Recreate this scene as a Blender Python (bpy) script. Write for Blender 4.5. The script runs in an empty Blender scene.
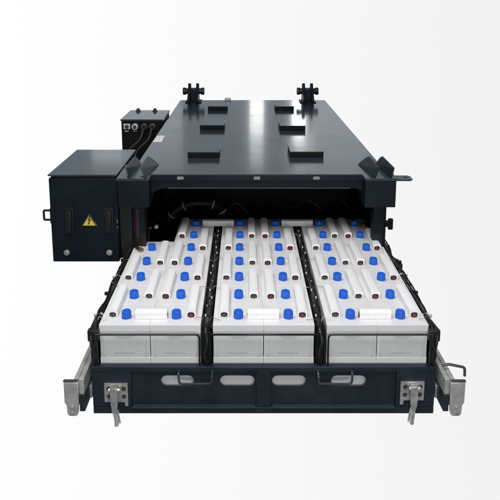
import bpy, bmesh, math, random
from math import radians, pi, sin, cos
from mathutils import Vector, Matrix
random.seed(7)
S = bpy.context.scene
COL = S.collection

# ------------------------------------------------------------------ camera
cd = bpy.data.cameras.new('camera'); cam = bpy.data.objects.new('camera', cd); COL.objects.link(cam)
cam.location = (-.077, -2.1394, 1.5877)
cam.rotation_euler = (radians(80), 0, 0)
cd.sensor_width = 36; cd.sensor_fit = 'HORIZONTAL'
cd.lens = 36 * 600 / 500
cd.shift_x = 0.012; cd.shift_y = -0.2764
cd.clip_end = 200; cd.clip_start = .05
S.camera = cam

# ------------------------------------------------------------------ world: bright white studio sweep below the horizon, dim hall above it
W = bpy.data.worlds.new('World'); S.world = W; W.use_nodes = True
nt = W.node_tree; nt.nodes.clear()
def N(nt, t, **k):
    n = nt.nodes.new(t)
    for a, b in k.items(): setattr(n, a, b)
    return n
tc = N(nt, 'ShaderNodeTexCoord'); sp = N(nt, 'ShaderNodeSeparateXYZ')
nt.links.new(tc.outputs['Generated'], sp.inputs[0])
mx = N(nt, 'ShaderNodeMapRange'); mx.inputs['From Min'].default_value = -.38; mx.inputs['From Max'].default_value = .40
nt.links.new(sp.outputs['X'], mx.inputs['Value'])
mix1 = N(nt, 'ShaderNodeMix', data_type='RGBA')
mix1.inputs['A'].default_value = (1.0, 1.0, 1.0, 1); mix1.inputs['B'].default_value = (.885, .885, .885, 1)
nt.links.new(mx.outputs[0], mix1.inputs['Factor'])
mz = N(nt, 'ShaderNodeMapRange', interpolation_type='SMOOTHSTEP'); mz.inputs['From Min'].default_value = .03; mz.inputs['From Max'].default_value = .06
nt.links.new(sp.outputs['Z'], mz.inputs['Value'])
hall = N(nt, 'ShaderNodeMapRange', interpolation_type='SMOOTHSTEP'); hall.inputs['From Min'].default_value = .25; hall.inputs['From Max'].default_value = .6
nt.links.new(sp.outputs['Z'], hall.inputs['Value'])
mixh = N(nt, 'ShaderNodeMix', data_type='RGBA'); mixh.inputs['A'].default_value = (.27, .315, .35, 1); mixh.inputs['B'].default_value = (.30, .315, .33, 1)
nt.links.new(hall.outputs[0], mixh.inputs['Factor'])
mix2 = N(nt, 'ShaderNodeMix', data_type='RGBA')
nt.links.new(mz.outputs[0], mix2.inputs['Factor']); nt.links.new(mix1.outputs['Result'], mix2.inputs['A']); nt.links.new(mixh.outputs['Result'], mix2.inputs['B'])
# the side of the hall behind the photographer is dim
my = N(nt, 'ShaderNodeMapRange', interpolation_type='SMOOTHSTEP'); my.inputs['From Min'].default_value = .12; my.inputs['From Max'].default_value = -.12
nt.links.new(sp.outputs['Y'], my.inputs['Value'])
mix3 = N(nt, 'ShaderNodeMix', data_type='RGBA'); mix3.inputs['B'].default_value = (.16, .17, .18, 1)
nt.links.new(my.outputs[0], mix3.inputs['Factor']); nt.links.new(mix2.outputs['Result'], mix3.inputs['A'])
bg = N(nt, 'ShaderNodeBackground'); bg.inputs['Strength'].default_value = 1
nt.links.new(mix3.outputs['Result'], bg.inputs['Color'])
wo = N(nt, 'ShaderNodeOutputWorld'); nt.links.new(bg.outputs[0], wo.inputs[0])

# ------------------------------------------------------------------ lamps
def area(name, loc, target, sx, sy, power, col=(1, 1, 1)):
    l = bpy.data.lights.new(name, 'AREA'); l.shape = 'RECTANGLE'; l.size = sx; l.size_y = sy; l.energy = power; l.color = col
    o = bpy.data.objects.new(name, l); COL.objects.link(o); o.location = loc
    o.rotation_euler = (Vector(target) - Vector(loc)).to_track_quat('-Z', 'Y').to_euler()
    return o
area('key_softbox', (-.5, -1.3, 3.9), (0, .6, .3), 2.8, 1.8, 145, (1, .99, .97))
area('front_fill', (.3, -2.9, .9), (0, 0, .25), 1.8, .8, 26, (1, .995, .98))
area('strip_lamp', (.40, 20, 3.85), (.40, 0, 3.85), .52, 1.80, 7.0)        # tall strip lamps on the far wall of the hall
area('strip_lamp', (1.98, 20, 3.85), (1.98, 0, 3.85), .46, 1.70, 15)
area('strip_lamp', (.40, 20, 5.35), (.40, 0, 5.35), .50, 1.20, 1.6)
area('strip_lamp', (2.20, 20, 5.35), (2.20, 0, 5.35), .70, 1.30, 1.6)
area('strip_lamp', (-5.3, 20, 5.1), (-5.3, 0, 4.0), 1.1, 1.3, 3.2)

area('lid_band_light', (3.6, 20, 4.9), (3.6, 0, 4.0), 2.2, 3.2, 7)  # unseen wide panels added to put broad lighter bands on the lid
area('lid_band_light', (-3.6, 20, 4.6), (-3.6, 0, 4.0), 2.4, 2.8, 6)

S.view_settings.view_transform = 'Standard'; S.view_settings.look = 'None'
S.view_settings.exposure = 0; S.view_settings.gamma = 1
S.render.engine = 'CYCLES'
S.render.resolution_x = 1024; S.render.resolution_y = 1024

# ------------------------------------------------------------------ materials
def mat(name, col, rough=.5, metal=0, bump=0, bscale=60, rvar=0, cvar=0, cscale=8, spec=.5, trans=0, coat=0, sss=0, dist=.002, emis=None):
    m = bpy.data.materials.new(name); m.use_nodes = True
    nt = m.node_tree; b = nt.nodes['Principled BSDF']
    b.inputs['Base Color'].default_value = (*col, 1); b.inputs['Roughness'].default_value = rough
    b.inputs['Metallic'].default_value = metal; b.inputs['Specular IOR Level'].default_value = spec
    b.inputs['Coat Weight'].default_value = coat; b.inputs['Coat Roughness'].default_value = .08
    if sss:
        b.inputs['Subsurface Weight'].default_value = sss; b.inputs['Subsurface Radius'].default_value = (.01, .01, .01)
    tc = N(nt, 'ShaderNodeTexCoord')
    if cvar or rvar:
        nz = N(nt, 'ShaderNodeTexNoise'); nz.inputs['Scale'].default_value = cscale; nz.inputs['Detail'].default_value = 6; nz.inputs['Roughness'].default_value = .65
        nt.links.new(tc.outputs['Object'], nz.inputs['Vector'])
        if cvar:
            mr = N(nt, 'ShaderNodeMapRange'); mr.inputs['From Min'].default_value = .3; mr.inputs['From Max'].default_value = .7
            mr.inputs['To Min'].default_value = 1 - cvar; mr.inputs['To Max'].default_value = 1 + cvar
            nt.links.new(nz.outputs['Fac'], mr.inputs['Value'])
            mm = N(nt, 'ShaderNodeVectorMath', operation='SCALE'); mm.inputs[0].default_value = col
            nt.links.new(mr.outputs[0], mm.inputs['Scale']); nt.links.new(mm.outputs[0], b.inputs['Base Color'])
        if rvar:
            mr = N(nt, 'ShaderNodeMapRange'); mr.inputs['From Min'].default_value = .3; mr.inputs['From Max'].default_value = .7
            mr.inputs['To Min'].default_value = rough - rvar; mr.inputs['To Max'].default_value = rough + rvar
            nt.links.new(nz.outputs['Fac'], mr.inputs['Value']); nt.links.new(mr.outputs[0], b.inputs['Roughness'])
    if bump:
        n2 = N(nt, 'ShaderNodeTexNoise'); n2.inputs['Scale'].default_value = bscale; n2.inputs['Detail'].default_value = 3
        nt.links.new(tc.outputs['Object'], n2.inputs['Vector'])
        bp = N(nt, 'ShaderNodeBump'); bp.inputs['Strength'].default_value = bump; bp.inputs['Distance'].default_value = dist
        nt.links.new(n2.outputs['Fac'], bp.inputs['Height']); nt.links.new(bp.outputs[0], b.inputs['Normal'])
    return m
M = dict(
    paint=mat('shaded_blue_grey_paint', (.0040, .0085, .0140), .42, bump=.25, bscale=220, rvar=.08, cvar=.22, cscale=5, spec=.22, dist=.0006),  # same paint as the tray, darkened for the weaker light on box and housing
    lid=mat('glossy_lid_paint', (.026, .038, .048), .18, coat=.5, bump=.22, bscale=4, rvar=.05, cvar=.12, cscale=4, spec=.5, dist=.003),
    panel=mat('tray_paint', (.013, .021, .030), .40, bump=.3, bscale=260, rvar=.1, cvar=.25, cscale=9, spec=.35, dist=.0006),
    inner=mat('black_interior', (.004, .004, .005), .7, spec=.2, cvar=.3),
    white=mat('white_plastic', (.755, .755, .765), .36, bump=.12, bscale=90, cvar=.03, cscale=12, rvar=.08),
    cover=mat('white_cover_plastic', (.90, .90, .905), .28, bump=.1, bscale=70, cvar=.02, cscale=20),
    body=mat('translucent_jar', (.62, .655, .64), .4, cvar=.10, cscale=7, bump=.15, bscale=40, sss=.15),
    blue=mat('blue_cap', (.010, .125, .68), .32, cvar=.08, cscale=40),
    print=mat('pale_blue_print', (.36, .42, .48), .6),
    black=mat('black_rubber', (.006, .006, .007), .45, bump=.3, bscale=150),
    metal=mat('galvanised_steel', (.58, .57, .55), .42, metal=.75, bump=.5, bscale=120, cvar=.28, cscale=30, rvar=.12),
    rail=mat('zinc_rail', (.58, .58, .56), .40, metal=.6, bump=.3, bscale=80, cvar=.18, cscale=25, rvar=.1),
    bolt=mat('dark_bolt', (.12, .115, .11), .4, metal=.7),
    copper=mat('copper', (.42, .22, .12), .4, metal=.8, cvar=.3, cscale=60),
    red=mat('red_insulator', (.16, .03, .028), .45),
    tie=mat('cable_tie', (.62, .62, .60), .5),
    guide=mat('lit_guide_paint', (.012, .020, .028), .30, bump=.25, bscale=200, spec=.5, dist=.0006),  # lighter copy for the left plates, light on their inner faces painted in
    tieg=mat('grey_clamp', (.22, .22, .22), .5),
    brown=mat('brown_sense_wire', (.20, .12, .07), .5),
    yellow=mat('yellow_sign', (.78, .56, .04), .5),
    sticker=mat('white_sticker', (.85, .85, .85), .5),
    grey=mat('grey_plastic', (.55, .57, .58), .45, cvar=.2, cscale=60),
    darkred=mat('dark_red_tape', (.035, .005, .008), .5),
)

# ------------------------------------------------------------------ helpers
WORLD = {}
def link(o, parent=None, loc=(0, 0, 0)):
    COL.objects.link(o)
    if parent is not None:
        o.parent = parent; base = WORLD[parent.name]
    else: base = Vector((0, 0, 0))
    o.location = Vector(loc) - base
    WORLD[o.name] = Vector(loc)
    return o
def tag(o, label=None, cat=None, group=None, kind=None):
    if label: o['label'] = label
    if cat: o['category'] = cat
    if group: o['group'] = group
    if kind: o['kind'] = kind
    return o
def thing(name, loc, label, cat, group=None):
    o = bpy.data.objects.new(name, None); o.empty_display_size = .05
    link(o, None, loc); return tag(o, label, cat, group)
def obj(name, bm, m, parent=None, smooth=True, origin=None, bevel=0):
    """bm is in world coordinates; the origin is the parent's unless given"""
    org = Vector(origin) if origin is not None else (WORLD[parent.name] if parent is not None else Vector((0, 0, 0)))
    if origin is None and parent is None:
        c = Vector((0, 0, 0)); zmin = 1e9
        for v in bm.verts: c += v.co; zmin = min(zmin, v.co.z)
        org = c / max(1, len(bm.verts)); org.z = zmin
    bmesh.ops.translate(bm, verts=bm.verts, vec=-org)
    bmesh.ops.recalc_face_normals(bm, faces=bm.faces)
    if bm.verts: pass
    me = bpy.data.meshes.new(name)
    ms = m if isinstance(m, (list, tuple)) else [m]
    if not smooth:
        for f in bm.faces: f.smooth = False
    bm.to_mesh(me); bm.free()
    for x in ms: me.materials.append(M[x] if isinstance(x, str) else x)
    if smooth:
        fl = [p.use_smooth for p in me.polygons]
        me.set_sharp_from_angle(angle=radians(32))
        me.polygons.foreach_set('use_smooth', fl)
    o = bpy.data.objects.new(name, me)
    return link(o, parent, org)
def B(): return bmesh.new()
def box(bm, x0, x1, y0, y1, z0, z1, bev=0, mi=0, seg=2):
    t = bmesh.new()
    bmesh.ops.create_cube(t, size=1, matrix=Matrix.Translation(((x0+x1)/2, (y0+y1)/2, (z0+z1)/2)) @ Matrix.Diagonal((abs(x1-x0), abs(y1-y0), abs(z1-z0), 1)))
    if bev: bmesh.ops.bevel(t, geom=list(t.edges), offset=bev, segments=seg, profile=.5, affect='EDGES')
    t.normal_update()
    for f in t.faces: f.smooth = max(abs(c) for c in f.normal) < .9999   # flat sides, rounded edges
    merge(bm, t, mi, False); return bm
def merge(bm, t, mi=0, sm=True):
    for f in t.faces:
        f.material_index = mi
        if sm: f.smooth = len(f.verts) <= 4
    me = bpy.data.meshes.new('tmp'); t.to_mesh(me); t.free(); bm.from_mesh(me); bpy.data.meshes.remove(me)
def cyl(bm, p0, p1, r0, r1=None, n=20, mi=0, bev=0):
    r1 = r0 if r1 is None else r1
    p0, p1 = Vector(p0), Vector(p1); d = p1 - p0
    t = bmesh.new()
    mtx = Matrix.Translation((p0+p1)/2) @ d.to_track_quat('Z', 'Y').to_matrix().to_4x4()
    bmesh.ops.create_cone(t, cap_ends=True, segments=n, radius1=r0, radius2=r1, depth=d.length, matrix=mtx)
    if bev:
        es = [e for e in t.edges if len(e.link_faces) == 2 and any(len(f.verts) > 4 for f in e.link_faces)]
        bmesh.ops.bevel(t, geom=es, offset=bev, segments=2, profile=.5, affect='EDGES')
    merge(bm, t, mi); return bm
def sweep(bm, pts, r, n=8, mi=0, rad=None):
    """tube along a polyline"""
    pts = [Vector(p) for p in pts]; t = bmesh.new(); rings = []
    prev = None
    for i, p in enumerate(pts):
        d = (pts[min(i+1, len(pts)-1)] - pts[max(i-1, 0)])
        d = d.normalized() if d.length > 1e-9 else Vector((0, 1, 0))
        if prev is None:
            u = d.orthogonal().normalized()
        else:
            u = (prev - d * prev.dot(d)).normalized()
        prev = u; w = d.cross(u)
        rr = rad[i] if rad else r
        rings.append([t.verts.new(p + (u*cos(2*pi*k/n) + w*sin(2*pi*k/n))*rr) for k in range(n)])
    for a, b in zip(rings, rings[1:]):
        for k in range(n): t.faces.new((a[k], a[(k+1) % n], b[(k+1) % n], b[k]))
    t.faces.new(list(reversed(rings[0]))); t.faces.new(rings[-1])
    merge(bm, t, mi); return bm
def smooth_path(ctrl, n=12):
    """Catmull-Rom through control points"""
    c = [Vector(p) for p in ctrl]; c = [c[0]*2-c[1]] + c + [c[-1]*2-c[-2]]; out = []
    for i in range(1, len(c)-2):
        for k in range(n):
            t = k/n; p0, p1, p2, p3 = c[i-1], c[i], c[i+1], c[i+2]
            out.append(.5*((2*p1) + (p2-p0)*t + (2*p0-5*p1+4*p2-p3)*t*t + (3*p1-p0-3*p2+p3)*t**3))
    out.append(c[-2]); return out
def fillet(pts, r, n=5):
    """round the corners of a polyline"""
    pts = [Vector(p) for p in pts]; out = [pts[0]]
    for a, b, c in zip(pts, pts[1:], pts[2:]):
        d1 = (a-b).normalized(); d2 = (c-b).normalized(); p, q = b+d1*r, b+d2*r
        for k in range(n+1):
            t = k/n; out.append((1-t)**2*p + 2*t*(1-t)*b + t*t*q)
    out.append(pts[-1]); return out
def prism(bm, poly, axis, a0, a1, mi=0, bev=0):
    """extrude a 2D polygon along an axis; poly in the two other axes (x,y,z order)"""
    t = bmesh.new()
    def mk(p, a):
        if axis == 'x': return (a, p[0], p[1])
        if axis == 'y': return (p[0], a, p[1])
        return (p[0], p[1], a)
    v0 = [t.verts.new(mk(p, a0)) for p in poly]; v1 = [t.verts.new(mk(p, a1)) for p in poly]
    t.faces.new(v0); t.faces.new(list(reversed(v1)))
    n = len(poly)
    for i in range(n): t.faces.new((v0[i], v1[i], v1[(i+1) % n], v0[(i+1) % n]))
    bmesh.ops.recalc_face_normals(t, faces=t.faces)
    if bev: bmesh.ops.bevel(t, geom=list(t.edges), offset=bev, segments=2, profile=.5, affect='EDGES')
    merge(bm, t, mi); return bm
def obround(cx, cz, w, h, n=10):
    r = h/2; out = []
    for k in range(n+1):
        a = -pi/2 + pi*k/n; out.append((cx + w/2 - r + r*cos(a), cz + r*sin(a)))
    for k in range(n+1):
        a = pi/2 + pi*k/n; out.append((cx - w/2 + r + r*cos(a), cz + r*sin(a)))
    return out
def circle(cx, cz, r, n=16): return [(cx + r*cos(2*pi*k/n), cz + r*sin(2*pi*k/n)) for k in range(n)]
def holed(bm, outer, holes, axis, a0, a1, mi=0):
    """plate with real holes"""
    from mathutils.geometry import tessellate_polygon
    loops = [outer] + holes
    tris = tessellate_polygon([[Vector((p[0], p[1], 0)) for p in l] for l in loops])
    flat = [p for l in loops for p in l]
    t = bmesh.new()
    def mk(p, a):
        if axis == 'x': return (a, p[0], p[1])
        if axis == 'y': return (p[0], a, p[1])
        return (p[0], p[1], a)
    v0 = [t.verts.new(mk(p, a0)) for p in flat]; v1 = [t.verts.new(mk(p, a1)) for p in flat]
    for tr in tris:
        try: t.faces.new([v0[i] for i in tr]); t.faces.new([v1[i] for i in reversed(tr)])
        except ValueError: pass
    k = 0
    for l in loops:
        n = len(l)
        for i in range(n):
            a, b = k+i, k+(i+1) % n
            t.faces.new((v0[a], v0[b], v1[b], v1[a]))
        k += n
    bmesh.ops.recalc_face_normals(t, faces=t.faces)
    merge(bm, t, mi); return bm
def hexbolt(bm, p, axis, r, h, mi=0):
    p = Vector(p); d = Vector(axis)
    cyl(bm, p, p + d*h*.35, r*1.5, n=18, mi=mi); cyl(bm, p + d*h*.35, p + d*h, r, n=6, mi=mi)
def copy_tree(o, loc):
    r = o.copy(); COL.objects.link(r); r.location = loc
    for ch in list(o.children):
        c = ch.copy(); COL.objects.link(c); c.parent = r
        for g in ch.children:
            d = g.copy(); COL.objects.link(d); d.parent = c
    return r

# ================================================================== HOUSING
Z = .755                        # lid top
HX, HY0, HY1 = .65, .76, 3.19
H = thing('battery_housing', (0, 2.0, -.02), 'large dark blue-grey steel battery housing with a long glossy lid, open at the front', 'battery housing')
bm = B(); t = bmesh.new()
box(bm, -HX, HX, HY0+.012, HY1, Z-.012, Z, .003)
lid = obj('lid', bm, 'lid', H)
# front folded edge of the lid
bm = B(); box(bm, -.553, .533, HY0, HY0+.011, Z-.030, Z-.001, .002); obj('lid_edge', bm, 'paint', lid)
PADS = [(-.391, -.216, 1.105, 1.285), (-.378, -.212, 1.87, 2.07), (-.370, -.212, 2.65, 2.83), (.181, .367, 1.115, 1.315), (.168, .34, 1.85, 2.05), (.178, .328, 2.65, 2.83)]
for x0, x1, y0, y1 in PADS:
    bm = B(); box(bm, x0, x1, y0, y1, Z+.001, Z+.0295, .002); box(bm, x0-.0015, x1+.0015, y0-.0015, y1+.0015, Z+.0297, Z+.034, .001, mi=1); obj('lid_pad', bm, ['inner', 'lid'], lid)
    
for s in (-1, 1):
    bm = B(); box(bm, s*HX, s*(HX-.012), HY0+.03, HY1, -.02, Z-.013); obj('side_panel', bm, 'paint', H)
bm = B(); box(bm, -HX+.013, HX-.013, HY1-.012, HY1, -.02, Z-.013); obj('rear_panel', bm, 'paint', H)
bm = B(); box(bm, -HX+.013, HX-.013, HY0+.04, HY1-.013, -.02, -.008); obj('floor_panel', bm, 'inner', H)
bm = B()  # added near-black sheets inside the mouth of the cavity
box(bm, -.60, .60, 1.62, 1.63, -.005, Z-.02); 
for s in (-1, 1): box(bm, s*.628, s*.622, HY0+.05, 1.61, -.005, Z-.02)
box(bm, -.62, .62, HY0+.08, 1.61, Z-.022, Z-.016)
obj('cavity_sheets', bm, 'inner', H)
# front beam with chamfered opening corners
def arc_open(s):
    return [(s*.46, .683)] + [(s*(.46+.125*sin(a)), .683-.115*(1-cos(a))) for a in [radians(q) for q in (15, 30, 45, 60, 75, 90)]]
right = arc_open(1); left = arc_open(-1)
poly = [(-.635, .735-.01), (.635, .725), (.635, .44), (.585, .44)] + [(x, z) for x, z in reversed(right)] + left + [(-.585, .44), (-.635, .44)]
bm = B(); prism(bm, poly, 'y', HY0+.020, HY0+.035); obj('front_frame', bm, 'paint', H)
bm = B(); box(bm, -.46, .46, HY0+.012, HY0+.020, .680, .687, .001); obj('opening_lip', bm, 'lid', H)
for s in (-1, 1):
    bm = B(); box(bm, s*.585, s*.640, HY0+.036, HY0+.09, -.02, .60, .004); obj('corner_post', bm, 'black', H)
for cx in (-.395, -.012, .285):
    bm = B(); box(bm, cx-.016, cx+.016, HY0-.007, HY0-.001, .733, .748, .001); cyl(bm, (cx, HY0-.007, .741), (cx, HY0-.013, .741), .006, n=10)
    obj('clip', bm, 'tieg', H)
bm = B(); box(bm, -.714, -.642, HY0+.03, HY0+.30, .30, .588, .003); obj('shade_plate', bm, 'black', H)  # added black plate painting in the dark cavity between box and post
# corner blocks and leaning guide plates
for s in (-1, 1):
    bm = B()
    a, b = (-.700, -.545) if s < 0 else (.520, .672)
    box(bm, a, b, HY0-.060, HY0-.044, .606, .742, .004)
    box(bm, a+.002, b-.002, HY0-.043, HY0+.1, .606, .616, .001)
    for i, q in enumerate((a, b-.012)): box(bm, q, q+.012, HY0-.043, HY0+.11, .617, .741)
    cb = obj('corner_block', bm, 'paint', H)
    bm = B(); holed(bm, [(a-.003, HY0-.063), (b+.003, HY0-.063), (b+.003, HY0+.20), (a-.003, HY0+.20)], [circle(a+.035 if s > 0 else b-.035, HY0-.035, .010)], 'z', .743, .7555); obj('top_plate', bm, 'lid', cb)
    for xb0, xb1, xt0, xt1 in ((.528, .560, .580, .588), (.622, .640, .650, .660)):
        # leaning slab: foot line and top line (far end, near end), 9 mm thick
        t = bmesh.new(); rs = []; th = .009
        for y, h, q in ((.705, .012, 1), (.725, .047, .92), (.945, .050, 0), (.962, .034, 0)):
            xb_ = xb0 + (xb1-xb0)*q; xt_ = xt0 + (xt1-xt0)*q; xh = xb_ + (xt_-xb_)*h/.05
            rs.append([t.verts.new(p) for p in ((s*xb_, y, Z+.0005), (s*(xb_+th), y, Z+.0005), (s*(xh+th), y, Z+h), (s*xh, y, Z+h))])
        for r0, r1 in zip(rs, rs[1:]):
            for i in range(4): t.faces.new((r0[i], r0[(i+1) % 4], r1[(i+1) % 4], r1[i]))
        t.faces.new(rs[0]); t.faces.new(rs[-1]); bmesh.ops.recalc_face_normals(t, faces=t.faces)
        bmesh.ops.bevel(t, geom=list(t.edges), offset=.0015, segments=1, affect='EDGES')
        bm = B(); merge(bm, t); obj('guide_plate', bm, 'paint' if s > 0 else 'guide', cb, smooth=False)
# little flat tab with a hole at the right
bm = B(); holed(bm, [(.676, .715), (.745, .715), (.758, .728), (.758, .775), (.745, .79), (.676, .79)], [circle(.728, .752, .011)], 'z', .737, .745)
obj('side_tab', bm, 'lid', H)
bm = B(); box(bm, .641, .668, HY0+.03, HY0+.06, .470, .498, .003); box(bm, .664, .688, HY0+.03, HY0+.05, .455, .512, .003); cyl(bm, (.676, HY0+.03, .484), (.676, HY0+.02, .484), .009, n=12)
obj('hinge_lug', bm, 'paint', H)
# lifting brackets at the far edge
for cx in (-.520, .482):
    bm = B(); box(bm, cx-.07, cx+.07, 3.02, 3.17, Z+.001, Z+.010, .002); lb = obj('lifting_bracket', bm, 'paint', H)
    for q in (-.035, .035):
        bm = B()
        prism(bm, [(2.98, Z+.011), (3.17, Z+.011), (3.17, Z+.10), (3.12, Z+.16), (3.09, Z+.165), (3.06, Z+.12), (2.98, Z+.05)], 'x', cx+q-.012, cx+q+.012, bev=.003)
        obj('bracket_plate', bm, 'paint', lb)
    bm = B(); box(bm, cx-.0235, cx+.0235, 3.04, 3.15, Z+.011, Z+.118, .004); obj('spacer_block', bm, 'paint', lb)
    bm = B(); cyl(bm, (cx-.095, 3.09, Z+.095), (cx+.095, 3.09, Z+.095), .026, n=18, bev=.004)
    for q in (-.08, .08): cyl(bm, (cx+q-.014, 3.09, Z+.095), (cx+q+.014, 3.09, Z+.095), .032, n=18, bev=.003)
    obj('pin', bm, 'black', lb)
bm = B(); cyl(bm, (-.222, 3.16, Z+.001), (-.222, 3.16, Z+.022), .028, n=16, bev=.003); obj('vent_plug', bm, 'grey', H)
bm = B(); prism(bm, [(-.645, 1.50), (-.588, 1.50), (-.592, 1.68), (-.640, 1.68)], 'z', Z+.0005, Z+.002); o = obj('sticker', bm, 'sticker', H); o['label'] = 'small blank white sticker on the left edge of the lid'
bm = B(); box(bm, -.628, -.612, HY0+.015, HY0+.0185, .42, .575, .001); obj('tape', bm, 'darkred', H)

# cable conduit inside the mouth of the housing
def corrugated(bm, path, r, pitch=.012, amp=.14, n=12, mi=0):
    L = [0]; path = [Vector(p) for p in path]
    for a, b in zip(path, path[1:]): L.append(L[-1] + (b-a).length)
    steps = int(L[-1]/pitch*4); pts = []; rad = []; j = 0
    for i in range(steps+1):
        d = L[-1]*i/steps
        while j < len(L)-2 and L[j+1] < d: j += 1
        t = (d-L[j])/max(1e-9, L[j+1]-L[j]); pts.append(path[j].lerp(path[j+1], t))
        rad.append(r*(1 + amp*sin(2*pi*d/pitch)))
    sweep(bm, pts, r, n, mi, rad)
pth = smooth_path([(-.53, 1.26, .20), (-.525, 1.26, .33), (-.48, 1.25, .395), (-.41, 1.24, .437), (-.33, 1.24, .447), (-.25, 1.24, .436), (-.20, 1.24, .39), (-.18, 1.25, .30)])
bm = B(); corrugated(bm, pth, .024, .014)
cnd = obj('conduit', bm, 'black', None); tag(cnd, 'black corrugated hose arching over the back of the left and middle cells inside the housing', 'hose')
for p, q in ((pth[i], pth[i+1]) for i in (18, 33, 58, 70)):
    bm = B(); cyl(bm, p, p + (q-p).normalized()*.007, .0285, n=14); obj('hose_clamp', bm, 'tieg', cnd)
# thin wires hanging in the mouth
for i, (x0, x1, dz) in enumerate(((-.60, -.45, .38), (-.30, -.05, .40), (.10, .40, .42), (.30, .56, .43))):
    bm = B(); sweep(bm, smooth_path([(x0, 1.30, dz), ((x0+x1)/2-.03, 1.27, dz-.05+.02*i), ((x0+x1)/2+.05, 1.29, dz+.03), (x1, 1.3, dz-.04)], 8), .004, 6)
    w = obj('inner_cable', bm, 'black', None)
    tag(w, ['thin black cable inside the housing behind the left column of cells', 'thin black cable inside the housing behind the left half of the middle column', 'thin black cable inside the housing behind the gap beside the right column', 'thin black cable inside the housing near the right corner post'][i], 'cable', 'loose cables inside the housing')

# ================================================================== CONTROL BOX (left)
CB = thing('control_box', (-.88, 1.02, .294), 'dark square side box with a yellow warning triangle, left of the housing', 'control box')
bm = B(); box(bm, -1.057, -.716, HY0, 1.28, .294, .738, .005); obj('body', bm, 'paint', CB)
bm = B(); box(bm, -1.046, -.722, HY0+.012, 1.27, .739, .7485); obj('gasket', bm, 'black', CB)
bm = B(); box(bm, -1.060, -.712, HY0-.002, 1.295, .749, .757, .003); obj('cover', bm, 'lid', CB)
for x in (-.960, -.760):
    bm = B(); box(bm, x-.013, x+.013, HY0-.024, HY0-.001, .465, .572, .005); box(bm, x-.021, x+.021, HY0-.008, HY0-.002, .452, .585, .002)
    obj('latch', bm, 'black', CB)
for x in (-.983, -.765):
    bm = B(); hexbolt(bm, (x, HY0-.001, .346), (0, -1, 0), .010, .014); obj('bolt', bm, 'metal', CB)
# lightning triangle
def tri(cx, cz, w, h): return [(cx-w/2, cz-h/2), (cx+w/2, cz-h/2), (cx, cz+h/2)]
bm = B(); prism(bm, tri(-.861, .520, .080, .062), 'y', HY0-.0035, HY0-.001); ws = obj('warning_sign', bm, 'yellow', CB)
bm = B(); o_ = tri(-.861, .520, .080, .062); i_ = tri(-.861, .5175, .064, .050)
holed(bm, o_, [list(i_)], 'y', HY0-.0050, HY0-.0037); obj('sign_border', bm, 'bolt', ws)
bm = B(); prism(bm, [(-.858, .541), (-.869, .520), (-.861, .520), (-.866, .504), (-.869, .506), (-.864, .497), (-.857, .504), (-.861, .505), (-.851, .524), (-.859, .524), (-.853, .541)], 'y', HY0-.0050, HY0-.0037); obj('lightning_mark', bm, 'bolt', ws)
bm = B(); sweep(bm, fillet([(-1.058, .79, .560), (-1.100, .79, .560), (-1.100, .79, .510), (-1.058, .79, .510)], .008), .006, 8)
box(bm, -1.065, -1.058, .775, .805, .495, .575, .002); obj('side_lug', bm, 'black', CB)
bm = B(); box(bm, -.722, -.713, HY0-.012, HY0-.002, .505, .525, .001); box(bm, -.722, -.713, HY0-.012, HY0-.002, .478, .49, .001); obj('hinge', bm, 'bolt', CB)

# ================================================================== CONNECTOR BOX (far left)
RB = thing('connector_box', (-.81, 2.25, .35), 'dark box with round sockets in its front, behind the control box on the left', 'connector box')
bm = B(); box(bm, -.965, -.664, 2.12, 2.50, .36, .768, .004); obj('body', bm, 'paint', RB)
bm = B(); box(bm, -.970, -.660, 2.112, 2.508, .769, .782, .003); obj('cover', bm, 'lid', RB)
bm = B(); box(bm, -.950, -.680, 2.110, 2.119, .40, .758, .002); obj('front_plate', bm, 'inner', RB)
bm = B(); box(bm, -.945, -.897, 2.098, 2.109, .712, .752, .003); sk = obj('square_socket', bm, 'grey', RB)
bm = B(); cyl(bm, (-.921, 2.097, .732), (-.921, 2.092, .732), .014, n=16); obj('socket_pin', bm, 'bolt', sk)
for x, m_ in ((-.862, 'grey'), (-.795, 'bolt'), (-.735, 'bolt')):
    bm = B(); cyl(bm, (x, 2.109, .732), (x, 2.085, .732), .023, n=22, bev=.003); sk = obj('round_socket', bm, m_, RB)
    bm = B(); cyl(bm, (x, 2.084, .732), (x, 2.080, .732), .013, n=16); obj('socket_pin', bm, 'bolt' if m_ == 'grey' else 'black', sk)
for x in (-.925, -.865):
    bm = B(); box(bm, x-.014, x+.014, 2.105, 2.109, .694, .70); obj('name_strip', bm, 'grey', RB)
for x in (-.90, -.77):
    bm = B(); hexbolt(bm, (x, 2.46, .783), (0, 0, 1), .013, .02); obj('bolt', bm, 'bolt', RB)
for x, x2 in ((-.80, -.90), (-.74, -.84)):
    bm = B(); sweep(bm, smooth_path([(x, 2.08, .72), (x-.02, 2.04, .65), (x2, 2.02, .57), (x2-.02, 2.06, .45)], 10), .006, 8); obj('cable', bm, 'bolt', RB)

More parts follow.
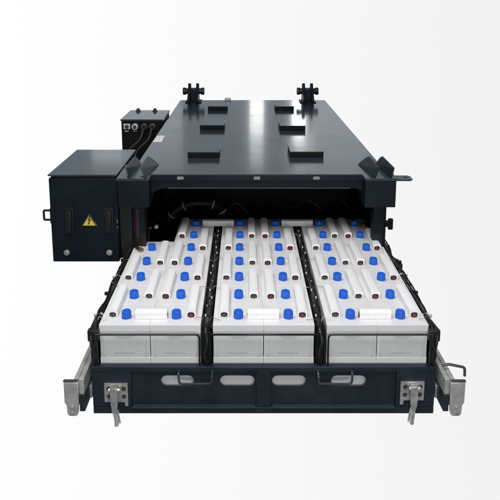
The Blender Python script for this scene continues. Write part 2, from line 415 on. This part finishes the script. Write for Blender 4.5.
# ================================================================== TRAY
T = thing('sliding_tray', (0, .6, 0), 'dark steel pull-out tray holding three columns of white cells, with oval slots in its front', 'battery tray')
TX = .672
slots = [obround(-.339, .1335, .130, .047), obround(-.103, .1335, .137, .047), obround(.100, .1335, .134, .047), obround(.335, .1335, .139, .047)]
bm = B(); holed(bm, [(-TX+.01, .002), (TX-.01, .002), (TX-.01, .194), (-TX+.01, .194)], slots, 'y', .004, .010)
fp = obj('front_panel', bm, 'panel', T, smooth=True)
bm = B()
box(bm, -TX, TX, -.012, .016, .183, .203, .003)                       # top rail
box(bm, -TX, -.520, -.009, .003, .030, .182, .002); box(bm, .520, TX, -.009, .003, .030, .182, .002)
box(bm, -.028, .028, -.009, .003, .030, .182, .002)
box(bm, -TX, TX, -.010, .003, .0, .029, .003)                         # bottom rail
obj('front_frame', bm, 'panel', T)
bm = B(); box(bm, -.515, -.035, -.020, .002, .0300, .0335, .001); box(bm, .035, .515, -.020, .002, .0300, .0335, .001)
obj('lower_lip', bm, 'lid', T)
for k in range(11):
    x = random.choice((-1, 1))*random.uniform(.06, .46)
    if k % 3: x = abs(x)
    bm = B(); cyl(bm, (x, -.012, .034), (x, -.012, .0365), .0035, n=8); obj('lip_glint', bm, 'bolt', T)  # small studs added to stand for faint random highlights along the lip
for s in (-1, 1):
    bm = B(); box(bm, s*(TX-.001), s*(TX-.009), .017, 1.25, 0, .31, .002); obj('side_wall', bm, 'panel', T)
bm = B(); box(bm, -TX+.01, TX-.01, .012, 1.25, 0, .010); obj('tray_floor', bm, 'inner', T)
for x in (-.2225, .2225):
    bm = B(); box(bm, x-.018, x+.018, .025, 1.25, .011, .315, .002); obj('divider', bm, 'inner', T)
    bm = B(); box(bm, x-.017, x+.017, .004, .024, .204, .338, .004); obj('front_post', bm, 'inner', T)
for s in (-1, 1):
    bm = B(); box(bm, s*.648, s*.672, .0, .018, .204, .338, .003); box(bm, s*.640, s*.684, -.004, .022, .305, .352, .005); obj('corner_upright', bm, 'black', T)
# black retaining rods over the cell fronts
rods = [fillet([(-.655, -.0035, .336), (-.250, -.0035, .336), (-.250, -.0035, .203)], .018),
        [(-.205, -.0035, .336), (.205, -.0035, .336)],
        fillet([(.250, -.0035, .203), (.250, -.0035, .336), (.655, -.0035, .336)], .018)]
for r_ in rods:
    bm = B(); sweep(bm, r_, .0040, 10); obj('retaining_rod', bm, 'black', T)
# pull handles
for x0, x1 in ((-.331, -.200), (.211, .343)):
    bm = B()
    sweep(bm, fillet([(x0, -.012, .187), (x0, -.030, .183), (x0+.003, -.034, .146), (x1-.003, -.034, .146), (x1, -.030, .183), (x1, -.012, .187)], .014), .0045, 10)
    obj('pull_handle', bm, 'lid', T)
# galvanised over-centre latches
def latch(cx, flip):
    zt = .135 if not flip else .143
    bm = B(); x0, x1, z0, z1 = cx-.046, cx+.046, zt-.080, zt
    holes = [circle(cx+dx, zt-dz, .0095, 12) for dx in (-.028, .030) for dz in (.022, .056)]
    holed(bm, [(x0, z0-.018*(flip)), (x0+.012, z0-.018*flip), (x0+.014, z0), (x1-.014, z0), (x1-.012, z0-.018*(not flip)), (x1, z0-.018*(not flip)), (x1, z1), (x0, z1)], holes, 'y', -.016, -.0105)
    pl = obj('latch_plate', bm, 'metal', T)
    for dx in (-.028, .030):
        for dz in (.022, .056):
            bm = B(); hexbolt(bm, (cx+dx, -.0105, zt-dz), (0, -1, 0), .0058, .010); obj('bolt', bm, 'bolt', pl)
    bm = B(); q = -1 if flip else 1
    xs = cx - .004*q
    t = bmesh.new()
    prof = [(xs-.016, zt-.008), (xs+.010, zt-.004), (xs+.014, zt-.03), (xs+.012, zt-.085), (xs+.006, zt-.112), (xs-.010, zt-.112), (xs-.014, zt-.08)]
    prism(bm, prof, 'y', -.040, -.018, bev=.004)
    cyl(bm, (xs-.022, -.028, zt-.020), (xs+.022, -.028, zt-.020), .008, n=12)
    sweep(bm, smooth_path([(xs-.004, -.030, zt-.105), (xs+.002*q, -.031, zt-.13), (xs+.005*q, -.033, zt-.150), (xs+.006*q, -.035, zt-.168)], 6), .0088, 10)
    sweep(bm, smooth_path([(xs+.008*q, -.026, zt-.105), (xs+.014*q, -.026, zt-.14), (xs+.018*q, -.028, zt-.162)], 5), .004, 8)
    obj('latch_lever', bm, 'metal', pl)
latch(-.578, False); latch(.582, True)

# ================================================================== SLIDE RAILS
for s in (-1, 1):
    R = thing('slide_rail', (s*.71, .3, .06), ('galvanised telescopic slide rail sticking out past the front left corner of the tray', 'galvanised telescopic slide rail with a hooked rod, past the front right corner of the tray')[s > 0], 'slide rail', 'slide rails of the tray')
    bm = B(); box(bm, s*.706, s*.722, -.085, 1.1, .085, .197, .002); obj('outer_rail', bm, 'rail', R)
    bm = B(); box(bm, s*.686, s*.705, -.075, 1.1, .130, .194, .002); obj('inner_rail', bm, 'rail', R)
    bm = B(); box(bm, s*.684, s*.705, -.078, 1.1, .060, .129, .002); obj('shaded_lower_rail', bm, 'panel', R)  # shadow on the lower half of the rail, put in as dark paint
    bm = B()
    prism(bm, [(s*.700, .196), (s*.755, .196), (s*.755, .112), (s*.748, .102), (s*.746, .064), (s*.738, .056), (s*.712, .056), (s*.704, .066)], 'y', -.100, -.086, bev=.0025)
    ep = obj('end_plate', bm, 'rail', R)
    bm = B(); box(bm, s*.703, s*.757, -.0985, -.086, .1975, .202, .001); obj('end_cap', bm, 'bolt', ep)
    for z in (.094, .072):
        bm = B(); cyl(bm, (s*.726, -.101, z), (s*.726, -.106, z), .006, n=10); obj('bolt', bm, 'metal', ep)
    bm = B(); box(bm, s*.675, s*.685, -.005, .025, .065, .12, .002); obj('stop_block', bm, 'metal', R)
    if s > 0:
        bm = B(); sweep(bm, fillet([(.690, -.02, .212), (.712, -.02, .222), (.775, -.03, .214), (.777, -.03, .178)], .010), .0055, 10)
        o = obj('hooked_rod', bm, 'bolt', R)

# ================================================================== CELLS
P = .168; CXs = (-.445, 0, .445); Y0 = .02; ZT = .363
colname = {-.445: 'left', 0: 'middle', .445: 'right'}
ordn = ['front', 'second', 'third', 'fourth', 'fifth', 'sixth', 'rearmost']
def make_cell():
    C = thing('battery_cell', (0, 0, 0), 'x', 'battery cell', 'white battery cells in the tray')
    hw, d = .0992, P/2-.0001
    bm = B(); box(bm, -hw+.0012, hw-.0012, -d+.003, d-.003, .0, .3135, .004); jar = obj('jar', bm, 'body', C)
    bm = B(); box(bm, -hw+.0004, hw-.0004, -d+.0020, d-.0020, .02, .2145, .002); obj('jar_base', bm, 'white', jar)
    bm = B(); box(bm, -hw, hw, -d, d, .314, .353, .0016, seg=3); cov = obj('cover', bm, 'white', C)
    # moulded panel lines and faint print on the front face of the jar
    bm = B()
    for z in (.303, .296):
        x = -.034 if z > .30 else -.024
        while x < (.034 if z > .30 else .022):
            w = random.uniform(.003, .007); box(bm, x, x+w, -d+.0018, -d+.0028, z, z+.0026); x += w+.0022
    x = -.040
    while x < .040:
        w = random.uniform(.004, .009); box(bm, x, x+w, -d+.0018, -d+.0028, .232, .2352); x += w+.005
    obj('print', bm, 'print', jar)
    bm = B(); box(bm, -.085, -.078, -d+.001, -d+.0029, .22, .311, .0008); obj('rib', bm, 'body', jar)
    bm = B(); box(bm, .078, .085, -d+.001, -d+.0029, .22, .311, .0008); obj('rib', bm, 'body', jar)
    # vent plug, 0,0 of the cell is its centre; plug sits forward of it
    px, py = 0, -.033
    bm = B(); cyl(bm, (px, py, .3532), (px, py, .3570), .0195, .0190, n=28, bev=.001); obj('cap_seat', bm, 'white', C)
    bm = B(); cyl(bm, (px, py, .3572), (px, py, .3605), .0192, n=28, bev=.001)
    cyl(bm, (px, py, .3605), (px, py, .3870), .0183, .0178, n=28, bev=.003)
    for k in range(18):
        a = 2*pi*k/18; cyl(bm, (px+.0180*cos(a), py+.0180*sin(a), .361), (px+.0175*cos(a), py+.0175*sin(a), .383), .0013, n=5)
    cap = obj('vent_cap', bm, 'blue', C)
    bm = B(); cyl(bm, (px, py, .3872), (px, py, .3888), .0115, n=20, bev=.001); obj('cap_button', bm, 'blue', cap)
    return C
proto = make_cell(); first = True
for cx in CXs:
    for side in (-1, 1):
        for k in range(7):
            if cx < 0 and side < 0 and k > 4: continue
            loc = Vector((cx + side*.0994, Y0 + P/2 + P*k, .010))
            # caps sit .095 from the column's centre line
            if first: c = proto; c.location = loc; first = False
            else: c = copy_tree(proto, loc)
            q = {0: 'front', 6: 'rearmost'}.get(k, ordn[k] + ' from the front')
            c['label'] = 'white battery cell, %s in the %s row of the %s column' % (q, 'left' if side < 0 else 'right', colname[cx])

# ================================================================== LINKS (white covered bus bars)
def make_link(label, horizontal, L, red=False, name='cell_link'):
    C = thing(name, (0, 0, 0), label, 'cell link', 'white cell links bolted across the cells')
    ft = B()
    for v in (-L/2+.014, L/2-.014):
        q = (0, v) if not horizontal else (v, 0); ft = B(); cyl(ft, (*q, 0), (*q, .0018), .012, n=16); obj('terminal_foot', ft, 'bolt', C)
    w, h = .0195, .032
    prof_o = [(-w, 0), (-w, h*.74)] + [(-w*cos(a), h*.74 + h*.26*sin(a)**.8) for a in [radians(q) for q in (20, 40, 60, 80, 100, 120, 140, 160)]] + [(w, h*.74), (w, 0)]
    e = .0055
    prof_i = [(w-e, 0), (w-e, h*.42)] + [((w-e)*cos(a), h*.42 + (h*.22)*sin(a)) for a in [radians(q) for q in (30, 60, 90, 120, 150)]] + [(-w+e, h*.42), (-w+e, 0)]
    bm = B()
    ax = 'y' if not horizontal else 'x'
    prism(bm, prof_o + prof_i, ax, -L/2, L/2); obj('link_cover', bm, 'cover', C)
    bm = B()
    def V(u, v, z): return (u, v, z) if not horizontal else (v, u, z)
    a, b = V(-.010, -L/2+.006, .002), V(.010, L/2-.006, .006); box(bm, min(a[0], b[0]), max(a[0], b[0]), min(a[1], b[1]), max(a[1], b[1]), a[2], b[2])
    obj('copper_strip', bm, 'copper', C)
    for v in (-L/2+.010, L/2-.010):
        p = V(0, v, .0065)
        bm = B(); cyl(bm, (p[0], p[1], .0065), (p[0], p[1], .014), .0115, n=16, bev=.001); cyl(bm, (p[0], p[1], .0141), (p[0], p[1], .0185), .007, n=6)
        bt = obj('terminal_bolt', bm, 'bolt', C)
        if red:
            bm = B(); cyl(bm, (p[0], p[1], .0002), (p[0], p[1], .0018), .0135, n=16); cyl(bm, V(0, v-.0115 if v < 0 else v+.0115, .009), V(0, v-.0095 if v < 0 else v+.0095, .009), .0075, n=12); obj('insulator', bm, 'red', bt)
    return C
protoV = {}
def place_link(x, y, L, horizontal, red, label, rot=0):
    key = (horizontal, round(L, 3), red)
    if key not in protoV: protoV[key] = make_link(label, horizontal, L, red); c = protoV[key]
    else: c = copy_tree(protoV[key], (0, 0, 0))
    c.location = (x, y, ZT+.0012); c['label'] = label; c.rotation_euler = (0, 0, rot)
num = ['front', 'second', 'third']
for cx in CXs:
    cn = colname[cx]
    place_link(cx, .083, .125, True, cx > .1, 'short white link lying crosswise between the two front caps of the %s column' % cn)
    for i, y in enumerate((.190, .522, .860)):
        L = .222
        if not (cx < 0 and i == 2): place_link(cx-.157, y, L, False, False, 'white link on the far left edge of the %s column, %s from the front' % (cn, num[i]) if i else 'white link on the far left edge of the %s column, at the front' % cn, random.uniform(-.012, .012))
        place_link(cx+.157, y, L, False, True, 'white link on the far right edge of the %s column, %s' % (cn, ('at the front', 'second from the front', 'third from the front')[i]), random.uniform(-.012, .012))
    for i, y in enumerate((.345, .682, 1.022)):
        L = .222
        if not (cx < 0 and i == 2): place_link(cx-.036, y, L, False, False, 'white link just left of the centre line of the %s column, %s' % (cn, ('at the front', 'second from the front', 'third from the front')[i]), random.uniform(-.012, .012))
        place_link(cx+.036, y, L, False, True, 'white link just right of the centre line of the %s column, %s' % (cn, ('at the front', 'second from the front', 'third from the front')[i]), random.uniform(-.012, .012))
place_link(-.2225, 1.102, .175, True, True, 'long white link bridging the gap between the left and middle columns at the rear')
place_link(.2225, 1.102, .175, True, True, 'long white link bridging the gap between the middle and right columns at the rear')

# output terminals with lugs
for x, y, lb, dirx in ((-.600, .735, 'copper output terminal on the rear left cell of the short left row', -1), (.598, 1.085, 'copper output terminal at the rear right corner of the right column', 1)):
    tr = thing('output_terminal', (x, y, ZT), lb, 'terminal', 'copper output terminals')
    bm = B(); cyl(bm, (x, y, ZT+.0005), (x, y, ZT+.012), .014, n=18, bev=.002); cyl(bm, (x, y, ZT+.012), (x, y, ZT+.019), .008, n=6); obj('terminal_post', bm, 'copper', tr)
    bm = B(); sweep(bm, smooth_path([(x, y, ZT+.008), (x+dirx*.03, y+.03, ZT+.014), (x+dirx*.055, y+.12, ZT+.01), (x+dirx*.05, y+.30, ZT-.03), (x+dirx*.02, y+.45, ZT-.10)], 8), .008, 10); obj('power_cable', bm, 'black', tr)

# ================================================================== HARNESSES
def wob(x, y0, y1, z, amp, n, seed, dip=0):
    r = random.Random(seed); out = []
    for i in range(n):
        t = i/(n-1); out.append((x + r.uniform(-amp, amp), y0+(y1-y0)*t, z + r.uniform(-amp, amp)*.7 - dip*abs(2*t-1)**6))
    return smooth_path(out, 8)
for x, nm in ((-.2225, 'left'), (.2225, 'right')):
    pa = [Vector((x+.002, .026, .235)), Vector((x+.002, .024, .30))] + wob(x, .045, 1.2, .342, .003, 14, 3 if x < 0 else 4)
    bm = B(); corrugated(bm, pa, .0130, .010, .12)
    hh = obj('wiring_harness', bm, 'black', None); tag(hh, 'black corrugated wiring harness in the %s gap between the columns of cells' % nm, 'wiring harness', 'wiring harnesses between the columns')
    bm = B(); sweep(bm, wob(x-.012, .03, 1.2, .345, .006, 18, 5), .0052, 6); obj('loose_wire', bm, 'black', hh)
    bm = B(); sweep(bm, wob(x+.012, .03, 1.2, .344, .006, 18, 6), .0048, 6); obj('loose_wire', bm, 'black', hh)
    bm = B(); sweep(bm, wob(x, .03, 1.2, .352, .009, 22, 16), .0032, 6); obj('loose_wire', bm, 'black', hh)
    bm = B(); sweep(bm, smooth_path([(x+.006, .06, .352), (x-.004, .02, .345), (x+.003, -.004, .31), (x-.006, -.004, .26), (x, .002, .206)], 8), .0055, 7); obj('loose_wire', bm, 'black', hh)
    rr = random.Random(int(x*100))
    for k in range(14):
        y = .09 + .078*k + rr.uniform(-.01, .01); z = .342
        bm = B(); cyl(bm, (x, y, z), (x+rr.uniform(-.001, .001), y+.003, z), .0175, n=12); tb = obj('cable_tie', bm, 'black', hh)
        q = rr.uniform(-.010, .010); bm = B(); box(bm, x-.003+q, x+.003+q, y-.003, y+.004, z+.013, z+.022, .001); obj('tie_head', bm, 'tie' if k % 3 != 1 else 'tieg', tb)
for s, nm in ((-1, 'left'), (1, 'right')):
    x = s*.664
    pa = wob(x, .03, 1.2, .338, .006, 15, 9+s)
    bm = B(); corrugated(bm, pa, .0125, .011, .14)
    hh = obj('wiring_harness', bm, 'black', None); tag(hh, 'black corrugated wiring harness along the outer %s side of the tray' % nm, 'wiring harness', 'wiring harnesses along the tray sides')
    bm = B()
    sweep(bm, wob(x+s*.008, .02, 1.2, .350, .008, 18, 21+s), .0038, 6); sweep(bm, wob(x-s*.004, .02, 1.2, .356, .007, 18, 23+s), .0032, 6)
    sweep(bm, smooth_path([(x, .05, .35), (x+s*.010, .01, .34), (x+s*.004, -.006, .30), (x-s*.004, -.004, .25), (x-s*.002, .0, .21)], 8), .007, 8)
    sweep(bm, smooth_path([(x, .09, .355), (x-s*.006, .02, .352), (x-s*.012, -.008, .31), (x+s*.003, -.008, .26), (x, .0, .21)], 8), .005, 8)
    obj('loose_wire', bm, 'black', hh)
    rr = random.Random(31+s)
    for k in range(13):
        y = .05 + .088*k + rr.uniform(-.018, .018)
        bm = B(); cyl(bm, (x, y, .338), (x, y+.005, .339), .0165, n=12)
        if k % 2: box(bm, x+s*.010, x+s*.026, y-.004, y+.006, .335, .350, .002)
        obj('cable_tie', bm, 'tie' if k % 4 == 1 else 'black', hh)
    if s > 0:
        bm = B(); box(bm, .676, .694, .60, .64, .30, .352, .003); cyl(bm, (.685, .62, .352), (.685, .62, .362), .008, n=10); obj('side_clip', bm, 'black', hh)
# thin sense wires from link ends into the gaps
ws = []
for cx in CXs:
    for sd in (-1, 1):
        for i, y in enumerate((.03, .27, .36, .60, .69, .93)):
            if cx < 0 and sd < 0 and y > .65: continue
            ws.append((cx + sd*.157, cx + sd*.2225, y))
rr = random.Random(5)
names = {-.445: 'left', 0: 'middle', .445: 'right'}
for cx in CXs:
    for sd in (-1, 1):
        WT = thing('sense_wires', (cx + sd*.19, .5, ZT), 'thin brown sense wires curling over the %s edge of the %s column of cells' % ('left' if sd < 0 else 'right', names[cx]), 'wires', 'sense wires from the links')
        for i, y in enumerate((.055, .335, .62, .94)):
            if cx < 0 and sd < 0 and y > .65: continue
            x0, x1 = cx + sd*.170, cx + sd*.218
            yy = y + rr.uniform(-.01, .01); bm = B()
            sweep(bm, smooth_path([(x0, yy, ZT+.004), (x0+sd*.018, yy-.014*rr.random(), ZT+.012), (x0+sd*.038, yy-.008+.03*rr.random(), ZT+.006), (x1-sd*.004, yy+.012, ZT-.006), (x1+sd*.004, yy+.02, ZT-.022)], 6), .0010, 5)
            obj('wire', bm, rr.choice(('brown', 'brown', 'tie')), WT)

# tangle of black leads behind the short left row
rr = random.Random(12)
TB = thing('cable_bundle', (-.60, 1.0, .30), 'tangle of thin black leads between the short left row and the housing post', 'cable bundle')
for k in range(9):
    x = rr.uniform(-.665, -.56); y = rr.uniform(.88, .95)
    pts = [(x, y, .30)]
    for q in range(5):
        x += rr.uniform(-.03, .045); y += rr.uniform(.02, .07); pts.append((min(-.50, max(-.66, x)), y, rr.uniform(.32, .415)))
    pts.append((pts[-1][0]+.01, y+.06, .26))
    bm = B(); sweep(bm, smooth_path(pts, 7), rr.uniform(.004, .0075), 7); obj('lead', bm, 'black', TB)
bm = B(); box(bm, -.568, -.548, .985, 1.01, .385, .402, .004); obj('plug', bm, 'grey', TB)
for x, y, z in ((-.63, .92, .40), (-.60, 1.0, .38), (-.65, 1.03, .37)):
    bm = B(); box(bm, x, x+.012, y, y+.01, z, z+.008, .002); obj('cable_tie', bm, 'tie', TB)
